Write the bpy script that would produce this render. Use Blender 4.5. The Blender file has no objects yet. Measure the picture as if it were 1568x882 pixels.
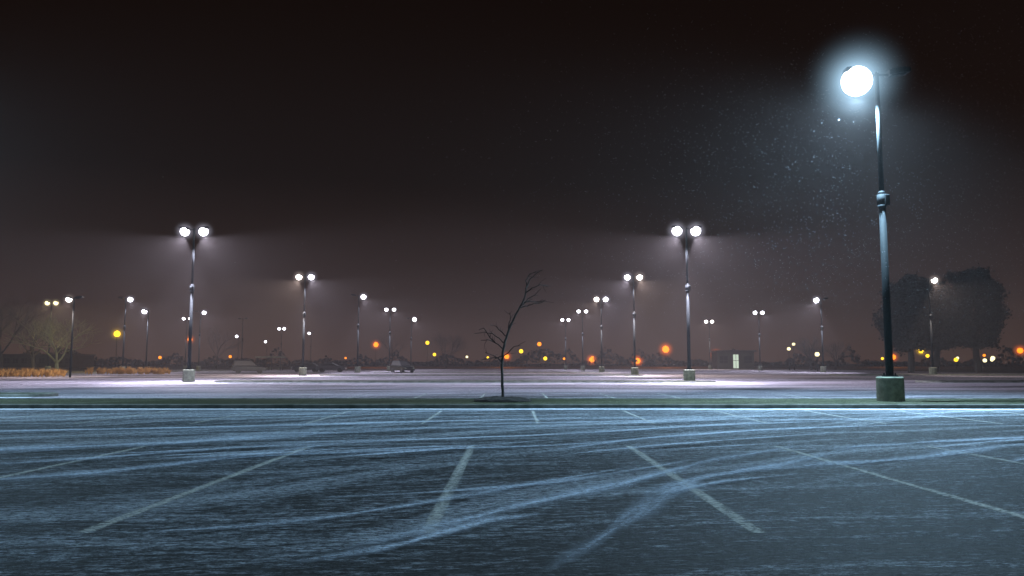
import bpy, bmesh, math, random
from mathutils import Vector, Matrix, Euler
random.seed(7)
S=1.2
sc=bpy.context.scene
sc.view_settings.view_transform='Standard'
sc.view_settings.look='None'
sc.view_settings.exposure=0
col=sc.collection

# ---------------------------------------------------------------- helpers
def newmat(name):
    m=bpy.data.materials.new(name); m.use_nodes=True
    m.node_tree.nodes.clear(); return m,m.node_tree.nodes,m.node_tree.links
def math_n(ns,ls,op,a,b=None,clamp=False):
    n=ns.new('ShaderNodeMath'); n.operation=op; n.use_clamp=clamp
    for i,v in enumerate((a,b)):
        if v is None: continue
        if isinstance(v,(int,float)): n.inputs[i].default_value=v
        else: ls.new(v,n.inputs[i])
    return n.outputs[0]
def ramp(ns,ls,v,stops):
    r=ns.new('ShaderNodeValToRGB'); ls.new(v,r.inputs[0])
    e=r.color_ramp.elements
    while len(e)<len(stops): e.new(0.5)
    for i,(p,c) in enumerate(stops):
        e[i].position=p
        e[i].color=(c,c,c,1) if isinstance(c,(int,float)) else (*c,1)
    return r.outputs[0]
def mixc(ns,ls,f,a,b):
    m=ns.new('ShaderNodeMix'); m.data_type='RGBA'
    if isinstance(f,(int,float)): m.inputs[0].default_value=f
    else: ls.new(f,m.inputs[0])
    for i,v in ((6,a),(7,b)):
        if isinstance(v,tuple): m.inputs[i].default_value=(*v,1)
        else: ls.new(v,m.inputs[i])
    return m.outputs[2]
def noise(ns,ls,vec,scale,detail=4,rough=.55,dist=0):
    n=ns.new('ShaderNodeTexNoise'); n.inputs['Scale'].default_value=scale
    n.inputs['Detail'].default_value=detail; n.inputs['Roughness'].default_value=rough
    n.inputs['Distortion'].default_value=dist
    if vec is not None: ls.new(vec,n.inputs['Vector'])
    return n.outputs['Fac']
def mapping(ns,ls,vec,rot=0,scale=(1,1,1),loc=(0,0,0)):
    r=ns.new('ShaderNodeMapping'); r.inputs['Rotation'].default_value=(0,0,rot); r.inputs['Location'].default_value=loc
    ls.new(vec,r.inputs['Vector'])
    s=ns.new('ShaderNodeMapping'); s.inputs['Scale'].default_value=scale
    ls.new(r.outputs[0],s.inputs['Vector']); return s.outputs[0]

def simple_mat(name,c1,c2=None,scale=6,rough=.7,bump=.2,metal=0,spec=.5):
    m,ns,ls=newmat(name)
    tc=ns.new('ShaderNodeTexCoord')
    p=ns.new('ShaderNodeBsdfPrincipled'); o=ns.new('ShaderNodeOutputMaterial')
    f=noise(ns,ls,tc.outputs['Object'],scale,6)
    c2=c2 or tuple(x*.6 for x in c1)
    f2=ramp(ns,ls,f,[(.35,0.),(.65,1.)])
    ls.new(mixc(ns,ls,f2,c1,c2),p.inputs['Base Color'])
    p.inputs['Roughness'].default_value=rough; p.inputs['Metallic'].default_value=metal
    p.inputs['Specular IOR Level'].default_value=spec
    if bump:
        b=ns.new('ShaderNodeBump'); b.inputs['Strength'].default_value=bump; b.inputs['Distance'].default_value=.02
        ls.new(f,b.inputs['Height']); ls.new(b.outputs[0],p.inputs['Normal'])
    ls.new(p.outputs[0],o.inputs[0]); return m

def lot_mat(name,cov,asph=(.028,.03,.031),snow=(.7,.73,.78),streakamt=.8,grain=.5,rot=-math.radians(40),bigamt=.22,nearkerb=0):
    m,ns,ls=newmat(name)
    g=ns.new('ShaderNodeNewGeometry'); pos=g.outputs['Position']
    wn=ns.new('ShaderNodeTexNoise'); wn.inputs['Scale'].default_value=.1; wn.inputs['Detail'].default_value=1
    ls.new(pos,wn.inputs['Vector'])
    vm=ns.new('ShaderNodeVectorMath'); vm.operation='MULTIPLY_ADD'
    ls.new(wn.outputs['Color'],vm.inputs[0]); vm.inputs[1].default_value=(5,5,0); ls.new(pos,vm.inputs[2])
    w=vm.outputs[0]
    s1=noise(ns,ls,mapping(ns,ls,w,rot,(.07,.9,1)),1.0,6,.6)
    s2=noise(ns,ls,mapping(ns,ls,w,rot*.3,(.08,1.7,1),(7,3,0)),1.0,6,.64)
    big=noise(ns,ls,mapping(ns,ls,w,rot*.5,(.06,.2,1),(17,3,0)),1.0,3,.5)
    st1=ramp(ns,ls,s1,[(.5,0.),(.68,1.)])
    st2=ramp(ns,ls,s2,[(.5,0.),(.7,1.)])
    st=math_n(ns,ls,'MAXIMUM',st1,st2)
    # scratchy wind-combed grain, two sizes
    gr=noise(ns,ls,mapping(ns,ls,pos,math.radians(-5),(2.6,13,1)),1.0,8,.9)
    gr1=ramp(ns,ls,gr,[(.49,0.),(.55,1.)])
    gf=noise(ns,ls,mapping(ns,ls,pos,math.radians(-5),(11,24,1)),1.0,4,.9)
    gfr=ramp(ns,ls,gf,[(.43,.0),(.57,1.)])
    bigr=ramp(ns,ls,big,[(.36,0.),(.64,1.)])
    a=math_n(ns,ls,'MULTIPLY',st,streakamt)
    b=math_n(ns,ls,'MULTIPLY',gr1,grain)
    b=math_n(ns,ls,'MULTIPLY',b,math_n(ns,ls,'ADD',math_n(ns,ls,'MULTIPLY',bigr,.5),.5))
    c=math_n(ns,ls,'ADD',a,b)
    c=math_n(ns,ls,'ADD',c,math_n(ns,ls,'MULTIPLY',math_n(ns,ls,'SUBTRACT',bigr,.5),bigamt))
    if nearkerb:
        # snow colour mixed in more towards the kerb
        sy=ns.new('ShaderNodeSeparateXYZ'); ls.new(pos,sy.inputs[0])
        mr=ns.new('ShaderNodeMapRange'); ls.new(sy.outputs[1],mr.inputs[0])
        mr.inputs[1].default_value=9; mr.inputs[2].default_value=23; mr.inputs[3].default_value=0; mr.inputs[4].default_value=nearkerb
        c=math_n(ns,ls,'ADD',c,mr.outputs[0])
    c=math_n(ns,ls,'ADD',c,cov)
    c=math_n(ns,ls,'MULTIPLY',c,math_n(ns,ls,'ADD',math_n(ns,ls,'MULTIPLY',gfr,1.5),.15),True)
    p=ns.new('ShaderNodeBsdfPrincipled'); o=ns.new('ShaderNodeOutputMaterial')
    asv=mixc(ns,ls,gfr,tuple(x*.35 for x in asph),tuple(x*2.1 for x in asph))
    ls.new(mixc(ns,ls,c,asv,snow),p.inputs['Base Color'])
    p.inputs['Roughness'].default_value=.8; p.inputs['Specular IOR Level'].default_value=.12
    bp=ns.new('ShaderNodeBump'); bp.inputs['Strength'].default_value=.9; bp.inputs['Distance'].default_value=.018
    hh=math_n(ns,ls,'ADD',gf,math_n(ns,ls,'MULTIPLY',c,.8))
    ls.new(hh,bp.inputs['Height']); ls.new(bp.outputs[0],p.inputs['Normal'])
    ls.new(p.outputs[0],o.inputs[0]); return m

def soft_mat(name,color,amax,stretch=(3,3),lo=.3,hi=.7,power=1.4):
    m,ns,ls=newmat(name)
    uv=ns.new('ShaderNodeUVMap'); sp=ns.new('ShaderNodeSeparateXYZ'); ls.new(uv.outputs[0],sp.inputs[0])
    e=math_n(ns,ls,'SUBTRACT',1.0,math_n(ns,ls,'ABSOLUTE',math_n(ns,ls,'SUBTRACT',math_n(ns,ls,'MULTIPLY',sp.outputs[1],2.0),1.0)),True)
    e=math_n(ns,ls,'POWER',e,power)
    at=ns.new('ShaderNodeAttribute'); at.attribute_name='fade'
    e=math_n(ns,ls,'MULTIPLY',e,at.outputs['Fac'])
    n1=noise(ns,ls,mapping(ns,ls,uv.outputs[0],0,(stretch[0],stretch[1],1)),1,6,.65)
    g=ns.new('ShaderNodeNewGeometry')
    n2=noise(ns,ls,mapping(ns,ls,g.outputs['Position'],0,(12,26,1)),1,4,.85)
    f=ramp(ns,ls,n1,[(lo,0.),(hi,1.)])
    f2=ramp(ns,ls,n2,[(.42,.2),(.58,1.)])
    a=math_n(ns,ls,'MULTIPLY',math_n(ns,ls,'MULTIPLY',math_n(ns,ls,'MULTIPLY',e,f),f2),amax,True)
    d=ns.new('ShaderNodeBsdfDiffuse'); d.inputs[0].default_value=(*color,1)
    t=ns.new('ShaderNodeBsdfTransparent'); mx=ns.new('ShaderNodeMixShader'); o=ns.new('ShaderNodeOutputMaterial')
    ls.new(a,mx.inputs[0]); ls.new(t.outputs[0],mx.inputs[1]); ls.new(d.outputs[0],mx.inputs[2]); ls.new(mx.outputs[0],o.inputs[0])
    return m

def emis_mat(name,c,s):
    m,ns,ls=newmat(name); e=ns.new('ShaderNodeEmission'); o=ns.new('ShaderNodeOutputMaterial')
    e.inputs[0].default_value=(*c,1); e.inputs[1].default_value=s; ls.new(e.outputs[0],o.inputs[0])
    m.cycles.emission_sampling='NONE'; return m

def obj_from(name,verts,faces,mat=None,parent=None,smooth=False,uvs=None):
    me=bpy.data.meshes.new(name); me.from_pydata(verts,[],faces); me.update()
    if uvs:
        l=me.uv_layers.new(name='UVMap')
        for i,lp in enumerate(me.loops): l.data[i].uv=uvs[lp.vertex_index][:2]
        at=me.attributes.new('fade','FLOAT','POINT')
        for i,u in enumerate(uvs): at.data[i].value=u[2]
    ob=bpy.data.objects.new(name,me); col.objects.link(ob)
    if mat: me.materials.append(mat)
    if parent: ob.parent=parent
    if smooth:
        for p in me.polygons: p.use_smooth=True
    return ob
def bm_obj(name,bm,mat,parent=None,smooth=False):
    me=bpy.data.meshes.new(name); bm.to_mesh(me); bm.free()
    ob=bpy.data.objects.new(name,me); col.objects.link(ob)
    if mat: me.materials.append(mat)
    if parent: ob.parent=parent
    if smooth:
        for p in me.polygons: p.use_smooth=True
    return ob
def box_bm(bm,c,s,bev=0,rot=None):
    g=bmesh.ops.create_cube(bm,size=1)
    M=Matrix.Translation(c)
    if rot: M=M@rot.to_matrix().to_4x4()
    M=M@Matrix.Diagonal((*s,1))
    bmesh.ops.transform(bm,matrix=M,verts=g['verts'])
    if bev:
        es=set(e for v in g['verts'] for e in v.link_edges)
        bmesh.ops.bevel(bm,geom=list(es),offset=bev,segments=2,affect='EDGES',profile=.7)
def cyl_bm(bm,z0,z1,r0,r1,seg=16,x=0,y=0):
    bmesh.ops.create_cone(bm,cap_ends=True,segments=seg,radius1=r0,radius2=r1,depth=z1-z0,matrix=Matrix.Translation((x,y,(z0+z1)/2)))
def empty(name,loc):
    e=bpy.data.objects.new(name,None); e.location=loc; col.objects.link(e); e.empty_display_size=.5; return e

# ---------------------------------------------------------------- materials
M_conc=simple_mat('concrete',(.2,.22,.16),(.1,.115,.085),5,.85,.5)
M_kerb=simple_mat('kerb_concrete',(.2,.2,.18),(.08,.09,.07),3,.85,.4)
M_pole=simple_mat('painted_steel',(.014,.018,.02),(.01,.012,.014),9,.75,.05,0,.15)
M_head=simple_mat('lamp_housing',(.03,.03,.03),(.015,.015,.018),9,.5,.05)
M_bark=simple_mat('bark',(.03,.026,.023),(.013,.011,.01),14,.9,.5)
M_twig_lit=simple_mat('lamplit_twigs',(.34,.35,.17),(.2,.21,.1),14,.9,.2)  # yellow-green lamplight put into the twig colour
M_leaf=simple_mat('dead_foliage',(.022,.022,.02),(.008,.008,.008),2,.9,0)
M_tan=simple_mat('dry_grass',(.6,.34,.1),(.35,.19,.05),3,.9,0)
M_mulch=simple_mat('mulch',(.03,.022,.018),(.01,.008,.007),9,.95,.8)
M_dark=simple_mat('dark_facade',(.05,.045,.04),(.03,.028,.025),.5,.8,.1)
M_treeline=simple_mat('distant_foliage',(.02,.018,.02),(.01,.01,.012),.4,.95,0)
M_lot1=lot_mat('asphalt_blown_snow',-.22,snow=(.68,.76,.86),streakamt=.68,grain=.62,bigamt=.12,nearkerb=.3)
M_lot2=lot_mat('asphalt_packed_snow',.2,snow=(.72,.67,.77),streakamt=.6,grain=.45,rot=-math.radians(10),bigamt=.5)
M_grass=lot_mat('frosted_turf',-.15,asph=(.03,.035,.018),snow=(.4,.42,.3),streakamt=.3,grain=.4)
M_ground=lot_mat('frozen_ground',.0,asph=(.03,.03,.028),snow=(.5,.48,.5),streakamt=.3,grain=.3,rot=0)
M_paint=soft_mat('worn_paint',(.78,.8,.75),.9,(1.3,1),.1,.55,.4)
M_drift=soft_mat('drifted_snow',(.74,.85,1.0),1.3,(1.6,2.4),.25,.62,1.5)
M_driftk=soft_mat('banked_snow',(.82,.87,.95),1.5,(6,1.5),.15,.5,.9)

# ---------------------------------------------------------------- ground
def sheet(name,x0,x1,y0,y1,z,mat,scaled=True):
    k=S if scaled else 1
    return obj_from(name,[(x0*k,y0*k,z),(x1*k,y0*k,z),(x1*k,y1*k,z),(x0*k,y1*k,z)],[(0,1,2,3)],mat)
sheet('ground',-1500,1500,-300,2500,-.008,M_ground)
sheet('parking_lot',-75,120,-25,20.2,0,M_lot1)
sheet('parking_lot',-44,58,20.2,175,0,M_lot2)
sheet('road',-300,-47,84,90,0.0,M_lot2)

def island(name,x0,x1,y0,y1,h=.13):
    p=empty(name,(0,0,0))
    x0*=S;x1*=S;y0*=S;y1*=S
    r=(y1-y0)/2*.95
    def outline(ins):
        pts=[]
        for cx,cy,a0 in ((x1-r,y0+r,-90),(x1-r,y1-r,0),(x0+r,y1-r,90),(x0+r,y0+r,180)):
            for i in range(9):
                a=math.radians(a0+i*90/8); pts.append((cx+(r-ins)*math.cos(a),cy+(r-ins)*math.sin(a)))
        return pts
    o=outline(0);o2=outline(.02);i=outline(.16);i2=outline(.17)
    n=len(o)
    v=[(a,b,-.005) for a,b in o]+[(a,b,h-.02) for a,b in o]+[(a,b,h) for a,b in o2]+[(a,b,h) for a,b in i]+[(a,b,h-.06) for a,b in i2]
    f=[]
    for k in range(4):
        for j in range(n): f.append((k*n+j,k*n+(j+1)%n,(k+1)*n+(j+1)%n,(k+1)*n+j))
    obj_from('kerb',v,f,M_kerb,p)
    obj_from('turf',[(a,b,h-.03) for a,b in i],[tuple(range(n))],M_grass,p)
island('median',-70,75,19.9,23.4)
island('median',-17.5,12,46.3,49.2)
island('median',-17.5,12,72.3,75)
island('median',24,52,46.5,49)
island('median',-17,12,98,100.5)
island('median',-44,-15.5,26.6,28.2)
island('median',30,52,74,78)

# ------------------------------------------------- markings & drifts
def ribbon(name,pts,w0,mat,z,wob=.3,ulen=.4,smooth=True,scaled=True,taper=True):
    k=S if scaled else 1
    P=[Vector((a*k,b*k)) for a,b in pts]
    out=[]
    if smooth and len(P)>2:
        for i in range(len(P)-1):
            p0=P[max(i-1,0)];p1=P[i];p2=P[i+1];p3=P[min(i+2,len(P)-1)]
            for j in range(10):
                t=j/10
                out.append(.5*((2*p1)+(p2-p0)*t+(2*p0-5*p1+4*p2-p3)*t*t+(3*p1-p0-3*p2+p3)*t**3))
        out.append(P[-1])
    else:
        for i in range(len(P)-1):
            for j in range(10): out.append(P[i].lerp(P[i+1],j/10))
        out.append(P[-1])
    v=[];f=[];uv=[];L=random.random()*40;ph=random.random()*9
    n=len(out)
    for i,p in enumerate(out):
        d=(out[min(i+1,n-1)]-out[max(i-1,0)]).normalized(); nn=Vector((-d.y,d.x))
        if i: L+=(p-out[i-1]).length
        u=i/(n-1)
        w=w0*(1+wob*math.sin(i*.37+ph)+wob*.6*math.sin(i*.91+ph*2))
        fd=1.0
        if taper: w*=min(1,.3+3*u*(1-u)); fd=math.sin(math.pi*min(1,max(0,u)))**.8
        v+=[(p.x-nn.x*w/2,p.y-nn.y*w/2,z),(p.x+nn.x*w/2,p.y+nn.y*w/2,z)]
        uv+=[(L*ulen,0,fd),(L*ulen,1,fd)]
        if i: f.append((2*i-2,2*i,2*i+1,2*i-1))
    return v,f,uv
def merge(name,ribs,mat):
    V=[];F=[];U=[]
    for v,f,u in ribs:
        o=len(V);V+=v;U+=u;F+=[tuple(i+o for i in q) for q in f]
    return obj_from(name,V,F,mat,uvs=U)
ribs=[]
for X0,X1 in ((-9.3,-9.2),(-7.2,-7.0),(-5.0,-4.9),(-2.8,-2.7),(-.55,-.54),(1.61,1.56),(3.7,3.53),(5.8,5.55),(7.9,7.6),(10,9.8),(12.1,11.9)):
    ribs.append(ribbon('l',[(X0,5.35),(X1,10.9)],.14,M_paint,.004,0,.6,False,True,False))
    ribs.append(ribbon('l',[(X0,-6),(X0,0)],.15,M_paint,.004,0,.6,False,True,False))
for i in range(-9,12):
    x=.48+i*2.13
    ribs.append(ribbon('l',[(x,14.9),(x,19.0)],.11,M_paint,.004,0,.6,False,True,False))
for rowy in (25.5,41.5,51.5,67,77,93):
    for i in range(-7,6):
        x=-1+i*2.13
        ribs.append(ribbon('l',[(x,rowy),(x,rowy+4.5)],.13,M_paint,.004,0,.6,False,True,False))
merge('parking_stall_lines',ribs,M_paint)

st=[([(.16,4.33),(.8,5.73),(1.6,7.57),(2.48,8.48),(3.6,9.65),(4.9,11.2)],.3),
 ([(-1.07,4.77),(-.6,5.4),(.08,6.35),(1.06,7.57),(2.4,9.4),(4.2,11.2)],.3),
 ([(-6,7.2),(-4.85,7.75),(-4.15,8.3),(-3.45,9.4),(-2.66,10.8),(-1.6,12)],.55),
 ([(-4.1,8.4),(-2.96,9.65),(-1.1,10.4),(1.04,11.2),(3.4,13.4)],.3),
 ([(-8,9.6),(-6.5,10.4),(-4.8,11.2),(-2.9,12.9),(.19,14.8)],.9),
 ([(-1.25,4.5),(-.72,4.95),(-.15,5.73),(.3,6)],.2),
 ([(.3,10),(2.1,12),(5.2,13.9),(9.5,15)],.38),
 ([(3.9,10.4),(5.5,11.2),(7.4,12),(8.9,13)],.4),
 ([(1.9,8.0),(3.2,8.8),(4.6,9.4),(6.2,10.6),(8,11.6)],.42),
 ([(1.2,6.8),(2.0,7.6),(2.9,8.1)],.16),
 ([(-10,12),(-8.5,13),(-5,14),(-1,15.5),(3,16.5)],.7),
 ([(-3.5,11.2),(0,12.2),(4,14.6),(8,16)],.4),
 ([(-6,8.6),(-5,9.3),(-3.9,10.3),(-2.4,11.6)],.45),
 ([(-1.6,6.6),(-.3,7.1),(.8,7.9),(2.2,9.4)],.22),
 ([(-2.6,5.2),(-1.6,5.6),(-.8,6.3),(.2,7.4),(1.6,9)],.2)]
ribs=[ribbon('s',p,w*1.5,None,.008+.0012*i,.3,.35) for i,(p,w) in enumerate(st)]
for i in range(40):
    x=random.uniform(-10,12);y=random.uniform(8,18);a=math.radians(random.gauss(34 if y<11 else 18,7));L=random.uniform(2.5,6)*(y/9)
    p=[(x,y)]
    for j in range(3):
        a+=math.radians(random.uniform(-9,5)); p.append((p[-1][0]+math.cos(a)*L/3,min(19.3,p[-1][1]+math.sin(a)*L/3)))
    ribs.append(ribbon('s',p,random.uniform(.1,.4),None,.03+.0008*i,.35,.35))
merge('snow_drifts',ribs,M_drift)
ribs=[]
for (x0,x1,y,w,z) in ((-60,60,19.5,1.0,.01),(-17.5,12,45.9,2.2,.01),(-17.5,12,72,1.8,.01),(24,52,46.2,1.2,.01),(-17,12,97.6,2,.01),(-44,-15.6,26.3,.7,.01),(-44,50,23.9,1.2,.01)):
    pts=[(x0+(x1-x0)*i/24,y+random.uniform(-.1,.1)) for i in range(25)]
    ribs.append(ribbon('k',pts,w,None,z,.18,.12,True,True,False))
merge('snow_bank',ribs,M_driftk)

# ---------------------------------------------------------------- lamps
def halo_mat(name,c,s,power=3.0):  # self-glowing volume ball that imitates lens bloom around a lit lamp
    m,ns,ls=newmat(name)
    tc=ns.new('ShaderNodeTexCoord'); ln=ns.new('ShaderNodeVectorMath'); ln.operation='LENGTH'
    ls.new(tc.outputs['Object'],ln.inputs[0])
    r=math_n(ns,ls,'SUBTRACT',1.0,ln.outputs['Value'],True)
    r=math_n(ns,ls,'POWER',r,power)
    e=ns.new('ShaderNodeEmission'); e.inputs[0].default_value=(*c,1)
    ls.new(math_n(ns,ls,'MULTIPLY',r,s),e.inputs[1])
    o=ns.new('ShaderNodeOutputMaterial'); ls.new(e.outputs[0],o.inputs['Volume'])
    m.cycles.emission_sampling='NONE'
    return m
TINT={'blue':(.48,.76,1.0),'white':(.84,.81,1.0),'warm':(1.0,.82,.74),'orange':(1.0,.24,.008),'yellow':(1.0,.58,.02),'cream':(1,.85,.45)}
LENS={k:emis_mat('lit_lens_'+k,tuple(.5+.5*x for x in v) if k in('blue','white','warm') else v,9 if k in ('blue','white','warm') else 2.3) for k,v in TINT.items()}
HALO={k:halo_mat('lamp_bloom_'+k,v,1.5,3.4) for k,v in TINT.items()}
HALO['orange']=halo_mat('lamp_bloom_sodium',(1,.16,.004),.5,2.2)
HALO['blue']=halo_mat('lamp_bloom_near',TINT['blue'],2.4,4.8)
def usphere(name,mat,parent,loc,r,seg=20,ring=12,sz=1):
    bm=bmesh.new(); bmesh.ops.create_uvsphere(bm,u_segments=seg,v_segments=ring,radius=1)
    o=bm_obj(name,bm,mat,parent,True); o.location=loc; o.scale=(r,r,r*sz); return o
def light(kind,parent,loc,c,e,rot=(0,0,0),angle=150,blend=.5,size=.15):
    l=bpy.data.lights.new('luminaire',kind); l.color=c; l.energy=e; l.shadow_soft_size=size
    if kind=='SPOT': l.spot_size=math.radians(angle); l.spot_blend=blend
    o=bpy.data.objects.new('luminaire',l); col.objects.link(o); o.parent=parent; o.location=loc; o.rotation_euler=rot; return o

def street_lamp(x,y,heads=((-1,'white'),(1,'white')),H=11.0,power=4500,lr=.3,hr=1.3,base=True,reach=.68,fit=True,tilt=34,ang=130):
    p=empty('street_lamp',(x*S,y*S,0))
    z0=0
    if base:
        bm=bmesh.new(); cyl_bm(bm,0,.86,.42,.42,28); cyl_bm(bm,.86,.9,.42,.38,28); bm_obj('concrete_base',bm,M_conc,p); z0=.9
        bm=bmesh.new(); cyl_bm(bm,.9,.94,.24,.24,12)
        for a in range(4): cyl_bm(bm,.94,1.02,.025,.025,6,.18*math.cos(a*1.57+.78),.18*math.sin(a*1.57+.78))
        bm_obj('base_plate',bm,M_pole,p); z0=.94
    bm=bmesh.new()
    zf=H*.615
    if fit:
        cyl_bm(bm,z0,zf-.3,.125,.11,14); cyl_bm(bm,zf+.3,H+.12,.085,.065,12)
        cyl_bm(bm,zf-.3,zf-.18,.11,.16,14);cyl_bm(bm,zf-.18,zf+.18,.16,.16,14);cyl_bm(bm,zf+.18,zf+.3,.16,.085,14)
        box_bm(bm,(.1,-.1,zf-.02),(.16,.2,.36),.03)
    else: cyl_bm(bm,z0,H+.12,.1,.065,12)
    cyl_bm(bm,H+.12,H+.17,.08,.03,12)
    bm_obj('pole',bm,M_pole,p,True)
    for d,t in heads:
        up=math.radians(8)
        bm=bmesh.new()
        box_bm(bm,(d*.2,0,H+.06),(.36,.07,.07),.01)
        box_bm(bm,(d*(reach+.03),0,H+.16),(.74,.42,.17),.05,Euler((0,-d*up,0)))
        box_bm(bm,(d*(reach+.03),0,H+.26),(.5,.3,.06),.02,Euler((0,-d*up,0)))
        bm_obj('lamp_head',bm,M_head,p)
        if t is None:
            bm=bmesh.new(); box_bm(bm,(d*(reach+.03),0,H+.06),(.5,.32,.03),.01,Euler((0,-d*up,0))); bm_obj('unlit_lens',bm,M_pole,p); continue
        usphere('lens',LENS[t],p,(d*reach,0,H+.1-lr*.5),lr)  # lit lens, enlarged so the ball also shows its bloom
        if hr: usphere('bloom_glow',HALO[t],p,(d*reach,0,H+.1-lr*.5),hr,24,16)  # emissive ball drawn as bloom around the lens
        if power: light('SPOT',p,(d*reach,0,H+.1-lr*1.5-.08),TINT[t],power,(0,-d*math.radians(tilt),0),ang,.3)
    return p
L='white'
street_lamp(10.3,22.0,((-1,'blue'),(1,None)),11.0,18500,.5,2.3,tilt=18,ang=160)
street_lamp(10.55,48,((-1,'white'),(1,'white')),11,20000,.36,1.1)
street_lamp(-19.35,48.3,((-1,'white'),(1,'white')),11,18000,.33,1.0)
street_lamp(11.3,74.2,((-1,L),(1,'warm')),11,14000,.33,1.0)
street_lamp(11.1,99.7,((-1,'warm'),(1,L)),11,8000,.37,1.0)
street_lamp(10.8,123,((-1,L),(1,L)),11,5000,.32,0)
street_lamp(9.8,147,((-1,L),(1,L)),11,4000,.34,0)
street_lamp(-19.2,74,((-1,'warm'),(1,L)),11,14000,.33,1.0)
street_lamp(-18.4,96,((-1,None),(1,L)),11,9000,.36,1.0)
street_lamp(-18.1,119,((-1,L),(1,L)),11,5000,.32,0)
street_lamp(-18.2,145,((-1,None),(1,L)),11,5000,.45,0)
street_lamp(-48.3,100,((-1,None),(1,L)),11,6000,.37,1.0)
street_lamp(-38.6,85,((-1,L),),8.0,3500,.3,.9,False,.5,False)
street_lamp(-35.6,65,((-1,'warm'),(1,None)),7.6,3500,.27,.8,False,.5,False)
street_lamp(-61,106,((-1,'cream'),(1,'cream')),11,4000,.35,1.0)
street_lamp(-58,143,((-1,L),(1,'warm')),11,2500,.32,0)
street_lamp(-49,126,((-1,None),(1,L)),11,4000,.35,1)
street_lamp(-49,146,((-1,None),(1,None)),11,0,.3,0)
street_lamp(-52.8,184,((-1,L),(1,L)),11,0,.38,0)
street_lamp(-89,292,((-1,L),),11,0,.5,0)
street_lamp(-53,212,((-1,L),(1,None)),11,0,.4,0)
street_lamp(-80,235,((-1,L),),11,0,.45,0)
street_lamp(37.6,153,((-1,'warm'),(1,'warm')),11,4000,.38,0)
street_lamp(38.8,126,((-1,L),(1,L)),11,5000,.35,0)
street_lamp(39,101,((-1,L),(1,None)),11,11000,.38,1.1)
street_lamp(40.2,77,((-1,None),(1,'warm')),11,7000,.33,1)
# unseen lamps added to light the foreground, assuming the lamp grid carries on
street_lamp(-19.4,22,((1,'blue'),(-1,None)),11,11000,.34,0,tilt=25,ang=160)
street_lamp(10.4,-4,((-1,'blue'),(1,None)),11,4500,.34,0,tilt=25,ang=160)

def globe_lamp(name,X,Y,H,r,t,power=0,hr=0):
    p=empty(name,(X*S,Y*S,0)); H*=S
    bm=bmesh.new(); cyl_bm(bm,0,.5,.12,.09,10); cyl_bm(bm,.5,H-r*.8,.06,.05,8); cyl_bm(bm,H-r-.05,H-r*.7,.14,.2,10); cyl_bm(bm,H+r*.85,H+r*1.15,.2,.04,10)
    bm_obj('pole',bm,M_pole,p)
    usphere('globe',LENS[t],p,(0,0,H),r,16,10)
    if hr: usphere('bloom_glow',HALO[t],p,(0,0,H),hr,20,12)  # emissive ball drawn as bloom around the globe
    if power: light('POINT',p,(0,0,H+r+.4),TINT[t],power,size=.3)
for X,Y,H,r,t,pw in [(-99,247,8.5,.8,'orange',0),(-41.8,247,6.9,.85,'orange',9000),(-1.6,247,3.3,.85,'orange',9000),(2.8,247,4.9,.75,'yellow',0),
 (8.4,247,7.1,.75,'orange',0),(10.2,247,2.7,.7,'yellow',0),(36.6,370,2.9,1.35,'orange',0),(57.6,370,2.4,1.5,'orange',0),
 (47.2,247,5.5,1.2,'orange',18000),(62.6,247,3.9,1.0,'orange',0),(117,247,3.1,.85,'orange',9000),(125.6,247,5.1,.9,'yellow',0),
 (127.5,247,3.5,.65,'yellow',0),(102,185,2.0,.55,'yellow',0),(145,247,2.1,.7,'cream',0),(147.5,247,2.8,.75,'cream',0),(149,250,2.3,.6,'cream',0),
 (156,247,5.1,1.0,'orange',0),(-26,247,7.5,.7,'yellow',0),(-23.8,247,3.9,.6,'yellow',0),(-14,250,3.2,.45,'cream',0),
 (-108,247,3.0,.55,'orange',0),(-84,240,3.2,.5,'orange',0),(30,300,3.5,.5,'orange',0),(-62,300,3.2,.45,'orange',0),(-9,300,3.4,.5,'yellow',0),
 (138,300,3,.6,'yellow',0),(166,300,3.2,.6,'cream',0),(176,300,4.2,.6,'orange',0),(92,320,3.6,.5,'orange',0),(22,340,3.2,.6,'orange',0)]:
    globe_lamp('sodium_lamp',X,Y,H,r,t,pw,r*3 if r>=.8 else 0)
globe_lamp('yellow_lamp',-54.6,111,5.2,.5,'yellow',1500,1.5)
globe_lamp('path_lamp',45.5,120,2.5,.4,'cream',0,0)
globe_lamp('path_lamp',46.8,136,3.6,.35,'cream',0,0)
globe_lamp('path_lamp',48,137,4.4,.32,'cream',0,0)

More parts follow.
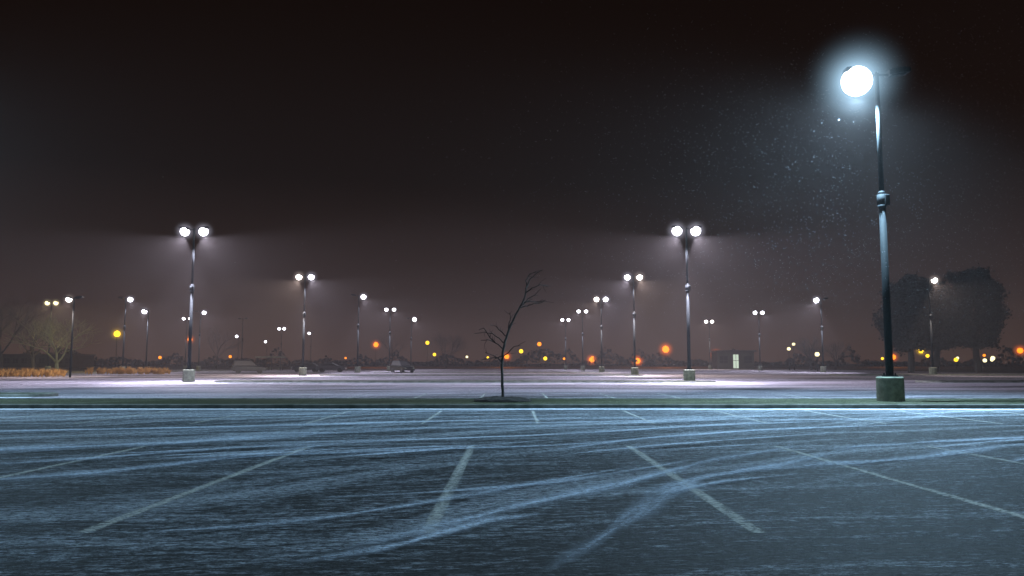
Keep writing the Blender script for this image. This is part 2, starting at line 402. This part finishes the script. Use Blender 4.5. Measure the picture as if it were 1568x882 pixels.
# ---------------------------------------------------------------- trees
def tube(V,F,p0,p1,r0,r1,n=5):
    d=(p1-p0)
    if d.length<1e-5: return
    d.normalize(); a=d.orthogonal().normalized(); b=d.cross(a); o=len(V)
    for p,r in ((p0,r0),(p1,r1)):
        for i in range(n):
            t=2*math.pi*i/n; V.append(tuple(p+a*math.cos(t)*r+b*math.sin(t)*r))
    for i in range(n): F.append((o+i,o+(i+1)%n,o+n+(i+1)%n,o+n+i))
def grow(V,F,p,d,L,r,depth,tips,rng,spread=.6,up=.12,n=5,kids=(2,4),pts=None):
    segs=3
    for i in range(segs):
        d=(d+Vector((rng.gauss(0,.12),rng.gauss(0,.12),rng.gauss(0,.08)+up*.4))).normalized()
        q=p+d*L/segs; r1=r*.86
        tube(V,F,p,q,r,r1,n if depth>1 else 3); p=q; r=r1
        if pts is not None and depth<=2: pts.append(p.copy())
        if depth>0 and i>=1:
            for k in range(rng.randint(1,kids[0])):
                ax=Vector((rng.gauss(0,1),rng.gauss(0,1),rng.gauss(0,.5))).normalized()
                nd=(d+ax*spread*rng.uniform(.8,1.5)).normalized(); nd=(nd+Vector((0,0,up))).normalized()
                grow(V,F,p,nd,L*rng.uniform(.6,.78),r*.58,depth-1,tips,rng,spread,up,n,kids,pts)
    if depth>0:
        for k in range(rng.randint(1,kids[1]-1)):
            ax=Vector((rng.gauss(0,1),rng.gauss(0,1),rng.gauss(0,.5))).normalized()
            nd=(d+ax*spread*.7).normalized()
            grow(V,F,p,nd,L*.75,r*.7,depth-1,tips,rng,spread,up,n,kids,pts)
    else: tips.append(p.copy())
def bare_tree(name,X,Y,H,mat,seed,depth=4,spread=.7,trunk=.22,r=.16,thin=1):
    rng=random.Random(seed);V=[];F=[];tips=[]
    base=Vector((0,0,0)); top=Vector((rng.gauss(0,.1),0,H*trunk))
    tube(V,F,base,top,r*1.3,r,7)
    for k in range(4):
        a=k*1.57+rng.random(); grow(V,F,top,Vector((math.cos(a)*spread,math.sin(a)*spread,1)).normalized(),H*.26,r*.6,depth-1,tips,rng,spread,.1)
    zs=max(v[2] for v in V); k=H/zs
    V=[(x*k,y*k,z*k) for x,y,z in V]
    p=empty(name,(X*S,Y*S,0)); obj_from('trunk_and_branches',V,F,mat,p); return p
def big_tree(X,Y,H,W,seed):
    rng=random.Random(seed);V=[];F=[];tips=[];pts=[]
    p=Vector((0,0,0)); r=.5; n=12
    LV=[];LF=[]
    for i in range(n):
        q=Vector((rng.gauss(0,.12)+p.x,rng.gauss(0,.12)+p.y,H*(i+1)/n*.97)); r1=.5*(1-(i+1)/n)+.04
        tube(V,F,p,q,r,r1,8)
        h=(i+1)/n
        if h>.2:
            prof=math.sin(min(1,(h-.1)/.9)*math.pi)**.6*(1.05-.55*h)
            for k in range(8):
                a=rng.random()*6.28; R=W/2*prof*rng.uniform(.55,1.4)
                d=Vector((math.cos(a),math.sin(a),rng.uniform(.05,.8))).normalized()
                grow(V,F,q,d,R*.55,r1*.4+.03,2,tips,rng,.6,.12,4,(2,3),pts)
        p=q; r=r1
    for t in tips+pts:
        if rng.random()<.3: continue
        for k in range(rng.randint(2,7)):
            c=t+Vector((rng.gauss(0,.3),rng.gauss(0,.3),rng.gauss(0,.25)))
            if c.z<H*.17: continue
            s=rng.uniform(.12,.26); a=Vector((rng.gauss(0,1),rng.gauss(0,1),rng.gauss(0,1))).normalized(); b=a.orthogonal().normalized(); c2=a.cross(b); o=len(LV)
            LV+= [tuple(c+b*s),tuple(c+c2*s*.7),tuple(c-b*s),tuple(c-c2*s*.7)]; LF.append((o,o+1,o+2,o+3))
    e=empty('large_tree',(X*S,Y*S,0)); obj_from('trunk_and_branches',V,F,M_bark,e); obj_from('foliage',LV,LF,M_leaf,e)
big_tree(49.5,100,14.3,9.5,1)
big_tree(53.5,102,13.8,8,2)
big_tree(57.3,99,15.0,11,3)
bare_tree('small_bare_tree',49,132,7,M_bark,5,4)
bare_tree('small_bare_tree',57,142,6.5,M_bark,6,4)
bare_tree('small_bare_tree',53.5,142,5.5,M_bark,16,4)
bare_tree('bare_tree',-15.5,190,11,M_bark,8,5,.8)
bare_tree('lit_bare_tree',-57,101,9,M_twig_lit,9,5,.9,.12,.2)
bare_tree('bare_tree',-63.5,100,12,M_bark,11,5,.8,.2,.25)
bare_tree('bare_tree',-66.5,112,10,M_bark,12,4,.8,.2,.2)
bare_tree('bare_tree',-34,230,13,M_bark,13,4,.8)
bare_tree('bare_tree',-66,180,12,M_bark,14,4,.8)

def sapling():
    e=empty('sapling',(-.25*S,21.9*S,.1))
    k=.0215
    def w(px,py,dy=0): return Vector(((px-771)*k,dy,(614-py)*k))
    V=[];F=[];rng=random.Random(3)
    def line(pts,r0,r1,twigs=0):
        P=[]
        for i in range(len(pts)-1):
            for j in range(3):
                P.append(pts[i].lerp(pts[i+1],j/3)+Vector((rng.gauss(0,.008),rng.gauss(0,.01),rng.gauss(0,.008))))
        P.append(pts[-1]); n=len(P)-1
        for i in range(n): tube(V,F,P[i],P[i+1],r0+(r1-r0)*i/n,r0+(r1-r0)*(i+1)/n,7)
        for t in range(twigs):
            i=rng.randint(1,n-1); d=(P[i+1]-P[i]).normalized()+Vector((rng.gauss(.3,.4),rng.gauss(0,.5),rng.gauss(0,.4)))
            d.normalize(); L=rng.uniform(.15,.4); q=P[i]+d*L*.5; q2=q+(d+Vector((.4,rng.gauss(0,.2),-.1))).normalized()*L*.5
            tube(V,F,P[i],q,.009,.007,4); tube(V,F,q,q2,.007,.004,4)
    line([w(771,614),w(770,590),w(770,560),w(771,540),w(774,524),w(780,507),w(789,487),w(798,470),w(805,455),w(807,442),w(812,430),w(820,421),w(832,414)],.05,.011,5)
    for pts in ([(803,464),(812,462),(822,463),(836,461)],[(801,468),(810,458),(820,452),(828,445)],[(806,450),(816,442),(828,438),(840,440)],
                [(808,440),(806,430),(812,420),(822,416)],[(798,472),(808,470),(818,466),(832,464)],
                [(774,526),(765,519),(755,512),(744,509),(728,512)],[(770,534),(760,526),(748,521),(738,522)],[(760,526),(752,518),(742,503),(734,506)],
                [(772,545),(762,548),(750,549),(738,552)],[(776,516),(768,508),(760,500),(752,499)],[(780,508),(780,498),(783,488),(781,480)],
                [(771,548),(780,540),(788,532),(796,530)],[(770,556),(764,549),(756,545),(744,540)]):
        line([w(a,b,rng.gauss(0,.02)+i*rng.uniform(-.12,.12)) for i,(a,b) in enumerate(pts)],.02,.008,4)
    obj_from('trunk_and_twigs',V,F,M_bark,e,True)
    bm=bmesh.new(); bmesh.ops.create_uvsphere(bm,u_segments=32,v_segments=10,radius=1)
    for v in bm.verts:
        v.co=Vector((v.co.x*.95,v.co.y*.7,max(-.02,v.co.z*.14)+rng.uniform(0,.04)))
    bm_obj('mulch_ring',bm,M_mulch,e)
sapling()

def grasses(x0,x1,y,n):
    V=[];F=[];rng=random.Random(n)
    for i in range(n):
        cx=rng.uniform(x0,x1)*S; cy=(y+rng.gauss(0,.8))*S; hh=rng.uniform(.5,1.0)
        for b in range(26):
            a=rng.random()*6.28; l=rng.uniform(.15,.45); h=hh*rng.uniform(.6,1.1); w=.025
            o=len(V); dx,dy=math.cos(a),math.sin(a)
            V+=[(cx-dy*w,cy+dx*w,0),(cx+dy*w,cy-dx*w,0),(cx+dx*l*.4+dy*w,cy+dy*l*.4,h*.7),(cx+dx*l*.4-dy*w,cy+dy*l*.4,h*.7),(cx+dx*l,cy+dy*l,h)]
            F+=[(o,o+1,o+2,o+3),(o+3,o+2,o+4)]
    obj_from('ornamental_grass',V,F,M_tan)
grasses(-52,-38,68,230)
grasses(-44,-36,84,150)

V=[];F=[];rng=random.Random(4)
prof=[2+rng.random()**2*9 for i in range(150)]
for i in range(12000):
    a=rng.uniform(-1.05,1.05); R=rng.uniform(430,520)
    x=math.sin(a)*R; y=math.cos(a)*R
    u=(a+1.05)/2.1*148; hmax=prof[int(u)]*(1-u%1)+prof[int(u)+1]*(u%1)
    h=hmax*rng.random()**.8; s=rng.uniform(.4,1.1)
    c=Vector((x,y,h)); u=Vector((rng.gauss(0,1),rng.gauss(0,1),rng.gauss(0,1))).normalized(); b=u.orthogonal().normalized(); c2=u.cross(b); o=len(V)
    V+=[tuple(c+b*s),tuple(c+c2*s),tuple(c-b*s),tuple(c-c2*s)]; F.append((o,o+1,o+2,o+3))
obj_from('distant_tree_belt',V,F,M_treeline)

# fine wind-driven flakes around the nearest lamp
M_flake=simple_mat('snow_flake',(.7,.74,.8),(.6,.65,.7),1,.9,0)
V=[];F=[];rng=random.Random(21)
for i in range(9000):
    c=Vector((rng.gauss(13,6.5),rng.gauss(27,4),rng.uniform(3,12.5)))
    if c.y<19: continue
    d=Vector((rng.gauss(.9,.1),rng.gauss(0,.2),rng.gauss(-.45,.1))).normalized()
    b=d.orthogonal().normalized(); b=Matrix.Rotation(rng.random()*6.28,3,d)@b
    l=rng.uniform(.006,.016); w=rng.uniform(.002,.0035); o=len(V)
    V+=[tuple(c-d*l),tuple(c+b*w),tuple(c+d*l),tuple(c-b*w)]; F.append((o,o+1,o+2,o+3))
obj_from('blowing_snowflakes',V,F,M_flake)

# ---------------------------------------------------------------- buildings
def pavilion(name,X,Y,w,d,h,litx=None):
    e=empty(name,(X*S,Y*S,0))
    bm=bmesh.new(); box_bm(bm,(0,0,h/2),(w,d,h)); bm_obj('walls',bm,M_dark,e)
    bm=bmesh.new(); box_bm(bm,(0,0,h+.2),(w+1,d+1,.4),.05); bm_obj('roof',bm,M_head,e)
    for i in range(int(w//3)):
        x=-w/2+1.5+i*3
        lit=litx is not None and i==litx
        ww=1.3 if lit else 1.9
        bm=bmesh.new(); box_bm(bm,(x,-d/2-.03,h*.45 if lit else h*.55),(ww,.06,h*.8 if lit else h*.4)); bm_obj('window',bm,M_lit if lit else M_pole,e)
        bm=bmesh.new(); box_bm(bm,(x,-d/2-.08,h*.45 if lit else h*.55),(.08,.05,h*.8 if lit else h*.4)); box_bm(bm,(x,-d/2-.083,h*.5),(ww,.05,.1)); bm_obj('mullion',bm,M_head,e)
M_lit=emis_mat('lit_doorway',(.8,.95,.75),.75)
pavilion('service_building',46,168,9,6,4.2,1)
pavilion('low_building',-150,235,60,14,4.2,None)

def shelter(X,Y):
    e=empty('bus_shelter',(X*S,Y*S,0))
    bm=bmesh.new()
    for x in (-2.2,0,2.2):
        for y in (-.8,.8): box_bm(bm,(x,y,1.25),(.1,.1,2.5))
    bm_obj('posts',bm,M_pole,e)
    bm=bmesh.new(); box_bm(bm,(0,0,2.6),(5.2,2.3,.18),.04); bm_obj('roof',bm,M_conc,e)
    bm=bmesh.new(); box_bm(bm,(0,.3,.5),(3.6,.4,.08),.02); box_bm(bm,(-1.5,.3,.23),(.08,.35,.46)); box_bm(bm,(1.5,.3,.23),(.08,.35,.46)); bm_obj('bench',bm,M_conc,e)
shelter(-39,130)

def car(name,X,Y,rot,c,suv=False):
    e=empty(name,(X*S,Y*S,0)); e.rotation_euler[2]=rot
    mat=simple_mat('car_paint',c,tuple(x*.8 for x in c),3,.3,0,.3)
    hh=1.75 if suv else 1.45
    prof=[(-2.25,.35),(-2.3,.7),(-2.15,.95),(-1.3,1.0),(1.25,.98),(2.1,.85),(2.28,.6),(2.2,.33)]
    if suv: prof[2]=(-2.25,1.05)
    def ext(name,pr,w0,w1,m,zlo,zhi):
        V=[];n=len(pr)
        for s in (-1,1):
            for x,z in pr:
                f=(z-zlo)/(zhi-zlo); V.append((x,s*(w0+(w1-w0)*f),z))
        F=[tuple(range(n))[::-1],tuple(range(n,2*n))]+[(i,(i+1)%n,n+(i+1)%n,n+i) for i in range(n)]
        o=obj_from(name,V,F,m,e); b=o.modifiers.new('b','BEVEL'); b.width=.06; b.segments=2; return o
    ext('body',prof,.9,.86,mat,.3,1)
    cab=[(-2.1,1.0),(-1.9,hh-.05),(-1.5,hh),(.2,hh),(1.1,1.0)] if suv else [(-1.75,1.0),(-1.1,hh-.04),(-.7,hh),(.2,hh),(1.05,1.0)]
    ext('windows',cab,.82,.64,M_head,1,hh)
    ext('roof',[(cab[1][0]-.02,hh-.03),(cab[2][0],hh+.03),(.25,hh+.03),(.3,hh-.03)],.66,.64,mat,hh-.05,hh+.05)
    bm=bmesh.new()
    for x in (-1.4,1.4):
        for y in (-.82,.82):
            bmesh.ops.create_cone(bm,cap_ends=True,segments=20,radius1=.33,radius2=.33,depth=.22,matrix=Matrix.Translation((x,y,.33))@Matrix.Rotation(math.pi/2,4,'X'))
    bm_obj('wheels',bm,M_head,e)
    bm=bmesh.new()
    for y in (-.65,.65): box_bm(bm,(2.24,y,.68),(.08,.34,.14),.02); box_bm(bm,(-2.27,y,.78),(.06,.3,.16),.02)
    bm_obj('lamps',bm,M_conc,e)
car('parked_car',-13.2,97,math.radians(-55),(.012,.013,.015),True)
car('parked_car',-24,107,math.radians(5),(.1,.1,.11))
car('parked_car',-27.5,108,math.radians(180),(.06,.06,.07))
car('parked_car',-30,92,math.radians(20),(.04,.04,.04),True)

# ---------------------------------------------------------------- air filled with blowing snow
m,ns,ls=newmat('blowing_snow_air')
vs=ns.new('ShaderNodeVolumeScatter'); vs.inputs['Density'].default_value=.0007; vs.inputs['Anisotropy'].default_value=.0
vs.inputs['Color'].default_value=(1,.91,.9,1)
o=ns.new('ShaderNodeOutputMaterial'); ls.new(vs.outputs[0],o.inputs['Volume'])
m.cycles.homogeneous_volume=True
bm=bmesh.new(); box_bm(bm,(0,110,7.9),(400,180,16.0)); bm_obj('snowy_air',bm,m)

# ---------------------------------------------------------------- sky
w=bpy.data.worlds.new('World'); sc.world=w; w.use_nodes=True
ns=w.node_tree.nodes; ls=w.node_tree.links; ns.clear()
tc=ns.new('ShaderNodeTexCoord'); sp=ns.new('ShaderNodeSeparateXYZ'); ls.new(tc.outputs['Generated'],sp.inputs[0])
r=ramp(ns,ls,sp.outputs[2],[(0,(.048,.024,.017)),(.07,(.027,.0145,.012)),(.22,(.0095,.0053,.0044)),(.5,(.0048,.0026,.0021))])
bg=ns.new('ShaderNodeBackground'); ls.new(r,bg.inputs[0]); bg.inputs[1].default_value=1
o=ns.new('ShaderNodeOutputWorld'); ls.new(bg.outputs[0],o.inputs[0])

# ---------------------------------------------------------------- camera
cam=bpy.data.cameras.new('camera'); cam.sensor_width=36; cam.lens=28.2; cam.clip_end=6000; cam.clip_start=.05
co=bpy.data.objects.new('camera',cam); col.objects.link(co)
co.location=(0,0,1.1*S); co.rotation_euler=(math.radians(90+5.39),0,0)
sc.camera=co
